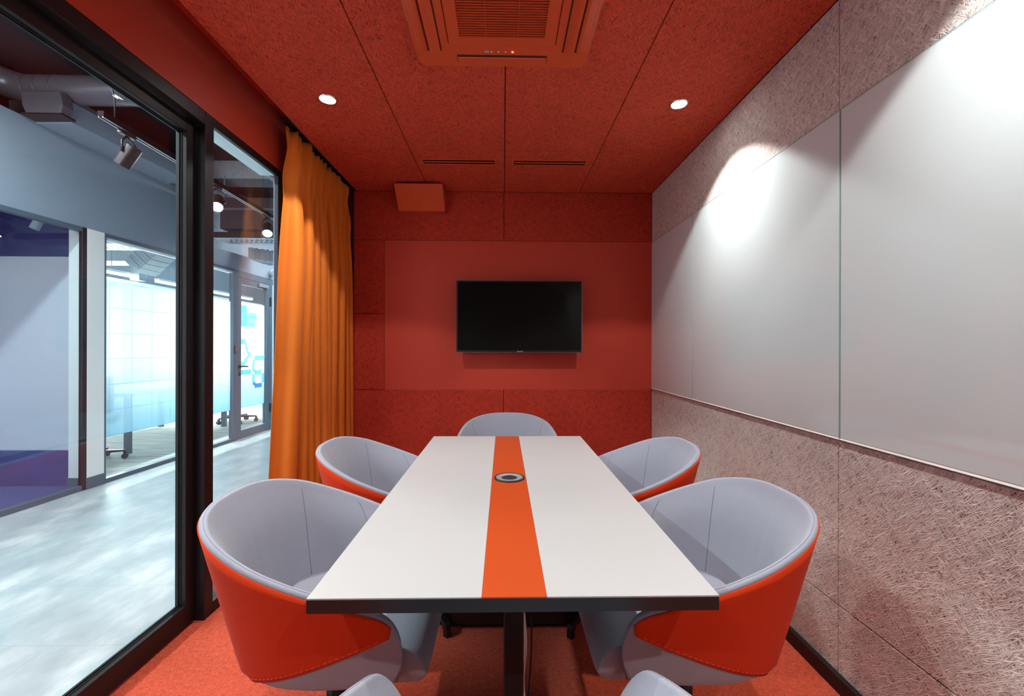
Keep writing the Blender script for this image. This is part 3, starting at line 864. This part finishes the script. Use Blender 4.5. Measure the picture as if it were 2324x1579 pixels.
h = MB(); h.cyl((.014, 2.845, .92), (.019, 2.845, .92), .022); h.build('keyhole_plate', 'umber', d2)
MB().box(.012, .040, 2.745, 2.795, 1.24, 1.33).build('card_reader', 'duct', d2, bevel=.004)
MB().box(.014, .05, 3.28, 3.52, 2.215, 2.265).build('door_closer', 'galv', d2, bevel=.004)
h = MB()
for z in (.28, 1.95): h.box(.010, .026, 3.59, 3.615, z, z + .14)
h.build('hinge', 'umber', d2)
# door graphics: sun square, lettering, pixel digits 2 6
XD = -.012
def rects(lst, name, mat):
    m = MB()
    for y0, y1, z0, z1 in lst: m.box(XD - .0008, XD, y0, y1, z0, z1)
    return m.build(name, mat, d2)
rects([(2.887, 3.055, 1.60, 1.905)], 'sun_square', 'd1')
s_ = MB()
for k in range(12):
    a = k * PI / 6; r1 = .07 if k % 2 else .085
    c_ = Vector((XD + .0006, 2.955, 1.745)); dd = Vector((0, cos(a), sin(a))); ww = Vector((0, -sin(a), cos(a))) * .006
    s_.add([c_ + dd * .018 - ww, c_ + dd * r1 - ww * .6, c_ + dd * r1 + ww * .6, c_ + dd * .018 + ww], [(0, 1, 2, 3)])
s_.build('sun_emblem', 'd4', d2)
rects([(3.055, 3.30, 1.695, 1.815), (3.055, 3.245, 1.585, 1.695)], 'name_plate_print', 'd2')
def text(txt, y, z, size):
    cu = D.curves.new('lettering', 'FONT'); cu.body = txt; cu.size = size; cu.extrude = .0003
    o = D.objects.new('tmp_text', cu); col.objects.link(o)
    bpy.context.view_layer.update()
    me = D.meshes.new_from_object(o.evaluated_get(bpy.context.evaluated_depsgraph_get()))
    D.objects.remove(o); D.curves.remove(cu)
    me.materials.clear(); me.materials.append(M['d5'])
    q = D.objects.new('lettering', me); col.objects.link(q); q.parent = d2
    q.matrix_local = Matrix.Translation((XD + .001, y, z)) @ Matrix(((0, 0, 1, 0), (1, 0, 0, 0), (0, 1, 0, 0), (0, 0, 0, 1)))
text('room', 3.085, 1.725, .095); text('ams', 3.085, 1.615, .095)
# pixel 2
u = .036
two = [(2.887, 3.02, 1.345, 1.415), (3.02, 3.06, 1.27, 1.37), (3.05, 3.085, 1.215, 1.30), (3.08, 3.145, 1.165, 1.235), (3.05, 3.10, 1.125, 1.175),
       (2.995, 3.06, 1.085, 1.14), (2.91, 3.02, 1.02, 1.09), (2.90, 2.93, .99, 1.03), (2.905, 3.155, .905, .975)]
rects(two, 'pixel_digit', 'd1')
six = [(3.245, 3.515, 1.105, 1.175), (3.205, 3.255, 1.05, 1.12), (3.185, 3.235, .955, 1.06), (3.205, 3.27, .925, .965), (3.245, 3.42, .885, .955), (3.42, 3.50, .76, .90), (3.185, 3.245, .77, .90)]
rects(six, 'pixel_digit', 'd1')
rects([(3.20, 3.27, .735, .775), (3.245, 3.43, .69, .755)], 'pixel_digit', 'd3')

# --- room behind window_2
st(MB().box(-.98, -.05, -6.5, .78, -.05, .001).xf(CM).build('floor_blue_room', 'bluecarpet'))
st(MB().box(-4.80, -3.87, 4.235, 4.30, 0, 3.0).build('wall_booth_end', 'roomwall'))
st(MB().box(-4.78, -3.90, 4.228, 4.236, 2.15, 3.0).build('wall_booth_end_upper', 'navy'))
st(MB().box(-4.77, -3.90, 4.205, 4.234, 0, .33).build('trim_6', 'plumfloor'))
st(MB().box(-4.015, -3.945, 4.20, 4.234, .33, 2.15).build('trim_7', 'cream'))
st(MB().box(-4.86, -4.77, -3, 4.30, 0, 3.0).build('wall_booth_side', 'roomwall'))
st(MB().box(-4.771, -4.762, -3, 4.228, 2.15, 3.0).build('wall_booth_side_upper', 'navy'))
st(MB().box(-4.771, -4.742, -3, 4.205, 0, .33).build('trim_8', 'plumfloor'))
st(MB().box(-4.86, -3.98, -3, 4.30, 2.98, 3.05).build('ceiling_blue_room', 'navy'))
st(MB().box(-4.77, -4.0, -3, -2.9, 0, 3).build('wall_blue_room_near', 'roomwall'))
def slabwall(a, b, n, z0, z1):
    return MB().add([a + n + Vector((0, 0, z0)), b + n + Vector((0, 0, z0)), b - n + Vector((0, 0, z0)), a - n + Vector((0, 0, z0)),
                     a + n + Vector((0, 0, z1)), b + n + Vector((0, 0, z1)), b - n + Vector((0, 0, z1)), a - n + Vector((0, 0, z1))],
                    [(0, 1, 2, 3), (4, 7, 6, 5), (0, 4, 5, 1), (1, 5, 6, 2), (2, 6, 7, 3), (3, 7, 4, 0)])
t = thing('tube_spotlight', 'pale tube spotlight against the navy band behind the left partition glass', 'spotlight', (-4.1, 3.95, 2.36))
MB().cyl((-4.07, 3.97, 2.46), (-4.11, 3.94, 2.33), .034).build('lamp_body', 'ductlight', t, world=True)
MB().cyl((-4.07, 3.97, 2.45), (-4.07, 3.97, 2.98), .010).build('stem', 'umber', t, world=True)

t = thing('booth_fill_lamp', 'added unseen round lamp brightening the dark glazed booth, left of the frame', 'lamp', (-4.4, 2.3, 2.95))  # lamp added to lighten the booth walls
MB().lathe([(0, .03), (.14, .03), (.15, .0), (.14, -.03), (0, -.03)], (-4.4, 2.3, 2.95), 32).build('lamp_body', 'white', t, world=True)
MB().disc((-4.4, 2.3, 2.918), (0, 0, -1), .13).build('diffuser', 'ledglow', t, world=True)
area_light('booth_fill_light', (-4.4, 2.3, 2.91), (-4.4, 2.6, 0), 17, (.98, .95, 1), .25, .25, t)

# --- bright room behind window_3 and door_2
st(MB().box(-10.6, -3.88, 4.2, 13.2, -.05, .001).build('floor_bright_room', 'bcarpet'))
st(MB().box(-10.7, -10.6, 4.2, 13.2, 0, 3.6).build('wall_bright_room', 'white'))
st(MB().box(-10.6, -3.6, 13.1, 13.2, 0, 3.6).build('wall_bright_room_end', 'white'))
st(MB().box(-10.6, -4.86, 4.21, 4.30, 0, 3.6).build('wall_bright_room_near', 'white'))
st(MB().box(-10.6, -3.98, 4.2, 13.2, 3.5, 3.6).build('ceiling_bright_room', 'ductlight'))
st(MB().box(-6.6, -6.3, 4.3, 13.1, 2.42, 3.0).build('trim_5', 'blue'))
t = thing('linear_lamp', 'long glowing linear lamp hung beyond the frosted partition glass', 'lamp', (-5.2, 6.2, 2.27))
MB().box(-5.23, -5.17, 5.55, 6.48, 2.275, 2.30).build('diffuser', 'ledglow', t, world=True)
MB().box(-5.24, -5.16, 5.55, 6.48, 2.30, 2.33).build('housing', 'white', t, world=True)
for y in (5.62, 5.95): MB().box(-5.203, -5.197, y, y + .006, 2.33, 3.5).build('suspension_wire', 'galv', t, world=True)
area_light('linear_lamp_light', (-5.2, 6.0, 2.26), (-5.2, 6.0, 0), 60, (.93, .97, 1), .1, .9, t)
t = thing('linear_lamp', 'second glowing linear lamp, farther along beyond the frosted partition glass', 'lamp', (-5.2, 7.4, 2.27))
MB().box(-5.23, -5.17, 6.72, 9.2, 2.275, 2.30).build('diffuser', 'ledglow', t, world=True)
MB().box(-5.24, -5.16, 6.72, 9.2, 2.30, 2.33).build('housing', 'white', t, world=True)
for y in (7.0, 9.0): MB().box(-5.203, -5.197, y, y + .006, 2.33, 3.5).build('suspension_wire', 'galv', t, world=True)
area_light('linear_lamp_light', (-5.2, 8.0, 2.26), (-5.2, 8.0, 0), 110, (.93, .97, 1), .1, 2.4, t)
# assumed daylight window of the bright room (added glowing pane on its closed far wall, out of direct view)
wn = sthing('window_4_assumed', (-9.9, 9.5, .9))
MB().box(-10.598, -10.58, 6.6, 12.4, .3, 2.9).build('glass_pane', 'assumedglow', wn, world=True)
f_ = MB()
for y in (6.55, 8.5, 10.45, 12.4): f_.box(-10.59, -10.54, y, y + .06, .3, 2.9)
f_.box(-10.59, -10.54, 6.55, 12.46, .25, .3); f_.box(-10.59, -10.54, 6.55, 12.46, 2.9, 2.95)
f_.build('window_frame', 'white', wn, world=True)
area_light('assumed_window_light', (-10.5, 9.5, 1.6), (-4, 8.5, 1.2), 750, (.86, .94, 1), 5.6, 2.5, wn)  # light added at the assumed window to brighten the room
# ducts and trays in there
t = thing('ventilation_duct', 'pale ventilation duct with ribbed elbow beyond the frosted partition', 'duct', (-5.3, 6.5, 2.7))
MB().box(-6.2, -4.98, 6.05, 6.4, 2.46, 2.74).build('duct_body', 'ductlight', t, bevel=.01, world=True)
e = MB(); dd = Vector((.72, 0, .69)); uu = Vector((-.69, 0, .72))
for i in range(11):
    c_ = Vector((-5.02, 6.22, 2.40)) + dd * (.045 * i); w = .115 + (.004 if i % 2 else 0)
    e.add([c_ + dd * (a * .021) + uu * (b * w) + Vector((0, 1, 0)) * (q * (.17 + w - .115)) for a in (-1, 1) for b in (-1, 1) for q in (-1, 1)],
          [(0, 1, 3, 2), (4, 6, 7, 5), (0, 4, 5, 1), (2, 3, 7, 6), (0, 2, 6, 4), (1, 5, 7, 3)])
e.build('ribbed_elbow', 'galv', t, world=True)
MB().box(-5.12, -5.0, 6.15, 6.27, 2.22, 2.40).build('drop_box', 'galv', t, world=True)
def tray(name, lab, x0, x1, y0, y1, z, mat, grp=None):
    t = thing(name, lab, 'cable tray', ((x0 + x1) / 2, (y0 + y1) / 2, z), 0, grp)
    m = MB(); nh = max(6, int((x1 - x0) / .06)); ys_ = [y0, y0 + (y1 - y0) * .28, y0 + (y1 - y0) * .42, y0 + (y1 - y0) * .58, y0 + (y1 - y0) * .72, y1]
    m.box(x0, x1, ys_[0], ys_[1], z, z + .004); m.box(x0, x1, ys_[2], ys_[3], z, z + .004); m.box(x0, x1, ys_[4], ys_[5], z, z + .004)
    for i in range(nh + 1):
        x = x0 + (x1 - x0) * i / nh
        m.box(x - .012, x + .012, ys_[1], ys_[2], z, z + .004); m.box(x - .012, x + .012, ys_[3], ys_[4], z, z + .004)
    m.build('tray_base', mat, t, world=True)
    e = MB(); e.box(x0, x1, y0 - .002, y0, z, z + .07); e.box(x0, x1, y1, y1 + .002, z, z + .07)
    e.build('tray_side', 'umber' if mat == 'galv' else mat, t, world=True); return t
tray('cable_tray', 'perforated steel cable tray just inside the frosted partition glass', -5.6, -4.0, 4.78, 5.10, 2.40, 'paleframe')
# table, chair bases beyond the film
t = thing('work_table', 'white work table with dark steel legs behind the frosted glass', 'table', (-4.95, 6.5, 0))
MB().box(-5.6, -4.42, 5.32, 7.35, .71, .745).build('tabletop', 'white', t, world=True)
for x, y in ((-4.50, 5.38), (-5.5, 5.38), (-4.50, 7.2), (-5.5, 7.2)):
    MB().box(x - .035, x + .035, y - .02, y + .02, .02, .71).build('leg', 'dullframe', t, world=True)
def swivel(x, y, rot, lab, lift=0, first=[None]):
    if first[0] is not None:
        t = copy_tree(first[0]); t.location = (x, y, 0); t.rotation_euler = (0, 0, rot); t['label'] = lab; return t
    t = thing('swivel_chair', lab, 'office chair', (x, y, 0), rot, 'castored swivel chairs behind the frosted glass')
    MB().lathe([(0, .44), (.025, .44), (.025, .12), (.04, .12), (.04, .09), (0, .09)], n=20).build('gas_column', 'umber', t)
    MB().box(-.23, .23, -.22, .22, .44, .51).build('seat', 'umber', t, bevel=.03, seg=3)
    MB().box(-.22, .22, -.26, -.21, .56, .98).build('backrest', 'umber', t, bevel=.02, seg=3)
    MB().box(-.03, .03, -.25, -.20, .46, .60).build('back_support', 'umber', t)
    for k in range(5):
        a = k * 2 * PI / 5; r_ = MB()
        r_.prism([(.0, .085), (.0, .125), (.29, .105), (.30, .085)], -.018, .018, 1); r_.xf(Matrix.Rotation(a, 4, 'Z'))
        r_.build('leg', 'umber', t)
        cs = MB(); cs.cyl((.29, -.030, .03), (.29, -.010, .03), .03, n=18); cs.cyl((.29, .010, .03), (.29, .030, .03), .03, n=18); cs.box(.275, .305, -.012, .012, .03, .088)
        cs.xf(Matrix.Rotation(a, 4, 'Z')).build('castor', 'blackmatte', t)
    first[0] = t; return t
swivel(-4.66, 5.08, R(34), 'castored swivel chair base seen below the frosted film beside the cream pillar')
swivel(-4.62, 7.75, R(20), 'castored swivel chair base seen below the film left of the far door')
swivel(-4.35, 8.9, R(0), 'castored swivel chair base seen through the far glass door')

# --- services under the corridor ceiling
t = cthing('air_duct', 'long blue-grey rectangular duct along the top of the opposite bulkhead', 'duct')
MB().box(.0, .30, .235, 7.5, 3.13, 3.305).build('duct_body', 'blue', t, bevel=.006)
g_ = MB(); g_.box(.05, .26, 1.55, 2.1, 3.118, 3.13)
for i in range(6): g_.box(.06, .25, 1.57 + i * .09, 1.60 + i * .09, 3.112, 3.118)
g_.build('outlet_grille', 'duct', t)
t = thing('round_duct', 'fat plum-grey round duct crossing the corridor ceiling, elbow at left', 'duct', (-3.2, 3.72, 3.3))
pts = [(-1.58, 3.72, 3.42), (-3.90, 3.72, 3.42)]
for i in range(1, 8):
    a = R(i * 9); pts.append((-3.90 - .22 * sin(a), 3.72 - .16 * (1 - cos(a)), 3.42 + .006 * i))
pts.append((-4.16, 3.58, 3.47))
MB().tube(pts, .112, 32).build('duct_pipe', 'duct', t, world=True)
rg = MB()
for x in (-3.66, -3.78, -3.88): rg.tube([(x, 3.72, 3.42), (x - .012, 3.72, 3.42)], .116, 32)
rg.build('joint_ring', 'duct', t, world=True)
MB().box(-4.40, -4.04, 3.36, 3.62, 3.34, 3.60).build('end_box', 'duct', t, bevel=.05, seg=4, world=True)
bt = MB(); bt.prism([(-3.79, 3.15), (-3.52, 3.15), (-3.50, 3.22), (-3.52, 3.33), (-3.83, 3.33), (-3.82, 3.22)], 3.565, 3.665, 1)
bt.build('outlet_boot', 'duct', t, bevel=.012, seg=3, world=True)
gr = MB(); gr.box(-3.815, -3.495, 3.555, 3.67, 3.136, 3.151)
gr.build('outlet_grille', 'umber', t, world=True)

# light track with three spots
t = thing('light_track', 'thin dark light track with bright edge lines, hung over the corridor', 'light track', (-2.40, 3.7, 2.65))
A_, B_ = Vector((-2.372, 2.64, 2.665)), Vector((-2.44, 4.75, 2.665)); tv = (B_ - A_).normalized(); tn = Vector((tv.y, -tv.x, 0))
def along(y): return A_ + tv * ((y - A_.y) / tv.y)
def bar(a, b, hw, z0, z1):
    n = tn * hw
    return slabwall(a, b, n, z0, z1)
a2, b2 = A_.copy(), B_.copy(); a2.z = b2.z = 0
bar(a2, b2, .018, 2.655, 2.69).build('track_body', 'track', t, world=True)
for s_ in (-1, 1):
    n_ = tn * .012 * s_
    bar(a2 + n_, b2 + n_, .0028, 2.651, 2.656).build('conductor_strip', 'paleframe', t, world=True)
wr_ = MB(); wr_.tube([along(2.74) + Vector((0, 0, .02)), along(2.75) + Vector((-.01, 0, .15)), along(2.72) + Vector((-.02, 0, .30)), along(2.72) + Vector((-.02, 0, .95))], .004, 8)
wr2 = MB(); wr2.tube([along(4.5) + Vector((0, 0, .02)), along(4.5) + Vector((0, 0, .95))], .0015, 6)
wr_.build('suspension_wire', 'blackmatte', t, world=True); wr2.build('suspension_wire', 'blackmatte', t, world=True)
def track_spot(y, tilt, lab, lit, group='track spotlights in the corridor'):
    p = along(y); t = thing('track_spotlight', lab, 'spotlight', tuple(p), 0, group)
    MB().box(p.x - .016, p.x + .016, p.y - .055, p.y + .055, 2.628, 2.655).build('adapter', 'umber', t, bevel=.003, world=True)
    d = Vector(tilt).normalized()          # beam direction
    c0 = Vector((p.x + .01, p.y, 2.51)) - d * .065; c1 = c0 + d * .14; rr = .047
    m = MB(); m.tube([c0, c0 + d * .004, c0 + d * .005, c1], [rr * .94, rr, rr, rr], 36, caps=False); m.disc(c0, -d, rr * .94)
    m.tube([c1, c1 - d * .001, c1 - d * .02], [rr, rr * .93, rr * .90], 36, caps=False)
    m.build('lamp_body', 'umber', t, world=True)
    MB().disc(c1 - d * .010, d, rr * .90).build('lens', 'spotglow' if lit else 'silver', t, world=True)
    side = d.cross(Vector((0, 0, 1))).normalized()
    mid = c0 + d * .06
    yk = MB()
    for s_ in (-1, 1):
        yk.tube([Vector((p.x, p.y, 2.63)), mid + side * s_ * (rr + .006) + Vector((0, 0, .07)), mid + side * s_ * (rr + .006)], [.006, .006, .008], 8)
    yk.build('yoke', 'umber', t, world=True)
    if lit: spot_light('spot_lamp', tuple(c1 + d * .01), tuple(c1 + d), 45, (1, .97, .93), 80, .4, .05, t)
    return t
track_spot(2.83, (-.55, -.02, -.83), 'unlit dark cylinder track spotlight nearest, seen above the glass door pane', False)
track_spot(3.74, (.35, -.62, -.70), 'lit track spotlight at the left edge of the narrow pane', True)
track_spot(4.58, (.30, -.62, -.72), 'lit track spotlight farther away, near the orange curtain', True)

ct = tray('cable_tray', 'dark perforated cable tray across the corridor beyond the track spotlights', -3.45, -1.62, 5.30, 5.62, 2.60, 'galv')
for x in (-3.42, -1.66):
    MB().box(x, x + .012, 5.455, 5.467, 2.604, 3.40).build('hanger', 'galv', ct, world=True)
t = thing('equipment_box', 'dark rectangular air handling box above the far cable tray', 'duct box', (-2.7, 5.6, 2.9))
MB().box(-3.40, -2.2, 5.35, 6.1, 2.72, 3.10).build('box_body', 'slab', t, bevel=.01, world=True)
MB().box(-3.44, -2.16, 5.33, 6.12, 2.94, 2.965).build('box_flange', 'duct', t, world=True)
t = thing('flexible_duct', 'silver ribbed duct below the far cable tray', 'duct', (-2.8, 6.4, 2.5))
m = MB()
for i in range(12):
    x = -3.55 + i * .075; w = .006 if i % 2 else 0; zz = 2.60 - .06 * min(1, i / 6)
    m.box(x, x + .0751, 6.2 - w, 6.6 + w, zz - .07 - w, zz + .09)
for x in (-3.3, -2.9, -2.0): MB().box(x, x + .02, 6.39, 6.41, 2.6, 3.62).build('hanger', 'galv', t, world=True)
m.build('ribbed_section', 'galv', t, bevel=.004, world=True)
MB().box(-2.65, -1.64, 6.22, 6.58, 2.48, 2.68).build('duct_run', 'galv', t, bevel=.02, seg=3, world=True)
t = thing('pipe_run', 'pair of thin copper conduit pipes dropping from the corridor ceiling', 'pipe', (-2.1, 4.6, 2.9))
for dx in (0, .05):
    MB().tube([(-1.6, 5.05, 3.05 - dx), (-2.27 + dx * .9, 5.05, 3.05 - dx), (-2.36 + dx, 5.05, 2.98 - dx), (-2.38 + dx, 5.05, 2.90), (-2.38 + dx, 5.05, 2.66)], .008, 8).cyl((-1.75, 5.05, 3.05 - dx), (-1.75, 5.05, 3.62), .004, n=8).build('pipe', 'skin', t, world=True)
# security camera on the bulkhead
t = cthing('security_camera', 'small white dome security camera on the bulkhead above the far door', 'camera')
m = MB(); m.cyl((0, 3.66, 2.49), (.03, 3.66, 2.49), .05); m.tube([(.03, 3.66, 2.49), (.06, 3.65, 2.48), (.11, 3.63, 2.46)], [.045, .055, .05], 20)
m.build('camera_body', 'white', t)
m = MB(); m.tube([(.10, 3.635, 2.464), (.118, 3.624, 2.456)], .036, 20); m.build('lens', 'blackmatte', t)
# assumed tall corridor window behind the viewpoint: glowing pane and light added for daylight
wn = sthing('window_5_assumed', (-2.7, -3.18, 0))
MB().box(-3.75, -1.62, -3.19, -3.17, .15, 3.0).build('glass_pane', 'assumedglow', wn, world=True)
f_ = MB()
for x in (-3.8, -2.72, -1.64): f_.box(x, x + .05, -3.19, -3.14, 0, 3.05)
f_.box(-3.8, -1.6, -3.19, -3.14, 0, .15); f_.box(-3.8, -1.6, -3.19, -3.14, 3.0, 3.05)
f_.build('window_frame', 'frame', wn, world=True)
area_light('assumed_window_light', (-2.7, -3.1, 1.7), (-2.75, 3.0, .5), 145, (.86, .93, 1), 2.0, 2.6, wn)
# two unseen corridor strips, the nearer one assumed, the farther one added to brighten the far end
t = thing('unseen_strip_lamp', 'assumed unseen linear corridor ceiling lamp, above the frame edge', 'lamp', (-3.1, 1.6, 3.3))
MB().box(-3.14, -3.06, .3, 2.7, 3.29, 3.32).build('housing', 'white', t, world=True)
MB().box(-3.135, -3.065, .32, 2.68, 3.283, 3.29).build('diffuser', 'ledglow', t, world=True)
for y in (.5, 2.5): MB().box(-3.103, -3.097, y, y + .006, 3.32, 3.62).build('suspension_wire', 'galv', t, world=True)
area_light('unseen_strip_light', (-3.1, 1.5, 3.27), (-3.1, 1.5, 0), 110, (.86, .93, 1), .12, 2.3, t)
t = thing('unseen_strip_lamp', 'added linear corridor fill lamp farther along, hidden behind the curtain', 'lamp', (-2.15, 7.6, 3.3))
MB().box(-2.19, -2.11, 6.4, 8.8, 3.29, 3.32).build('housing', 'white', t, world=True)
MB().box(-2.185, -2.115, 6.42, 8.78, 3.283, 3.29).build('diffuser', 'ledglow', t, world=True)
for y in (6.6, 8.6): MB().box(-2.153, -2.147, y, y + .006, 3.32, 3.62).build('suspension_wire', 'galv', t, world=True)
area_light('unseen_strip_light', (-2.15, 7.6, 3.27), (-2.15, 7.6, 0), 110, (.86, .93, 1), .12, 2.3, t)

# ================================================================== WORLD, CAMERA
w = D.worlds.new('World'); bpy.context.scene.world = w; w.use_nodes = True
w.node_tree.nodes['Background'].inputs[0].default_value = (.75, .85, 1, 1)
w.node_tree.nodes['Background'].inputs[1].default_value = .12

cam = D.cameras.new('Camera'); co = D.objects.new('Camera', cam); col.objects.link(co)
cam.sensor_width = 36; cam.lens = 36 * 1000 / 2324; cam.clip_start = .02
co.location = (0, 0, 1.30)
co.rotation_mode = 'XYZ'
Rm = Matrix.Rotation(-math.atan(.02), 4, 'Z') @ Matrix.Rotation(R(90), 4, 'X') @ Matrix.Rotation(.0025, 4, 'Z')
co.rotation_euler = Rm.to_euler('XYZ')
sc = bpy.context.scene; sc.camera = co
sc.view_settings.view_transform = 'Standard'; sc.view_settings.look = 'None'
sc.view_settings.exposure = 0.65; sc.view_settings.gamma = 1; sc.view_settings.use_curve_mapping = False
sc.cycles.max_bounces = 10; sc.cycles.diffuse_bounces = 6; sc.cycles.transparent_max_bounces = 16
sc.cycles.sample_clamp_indirect = 8
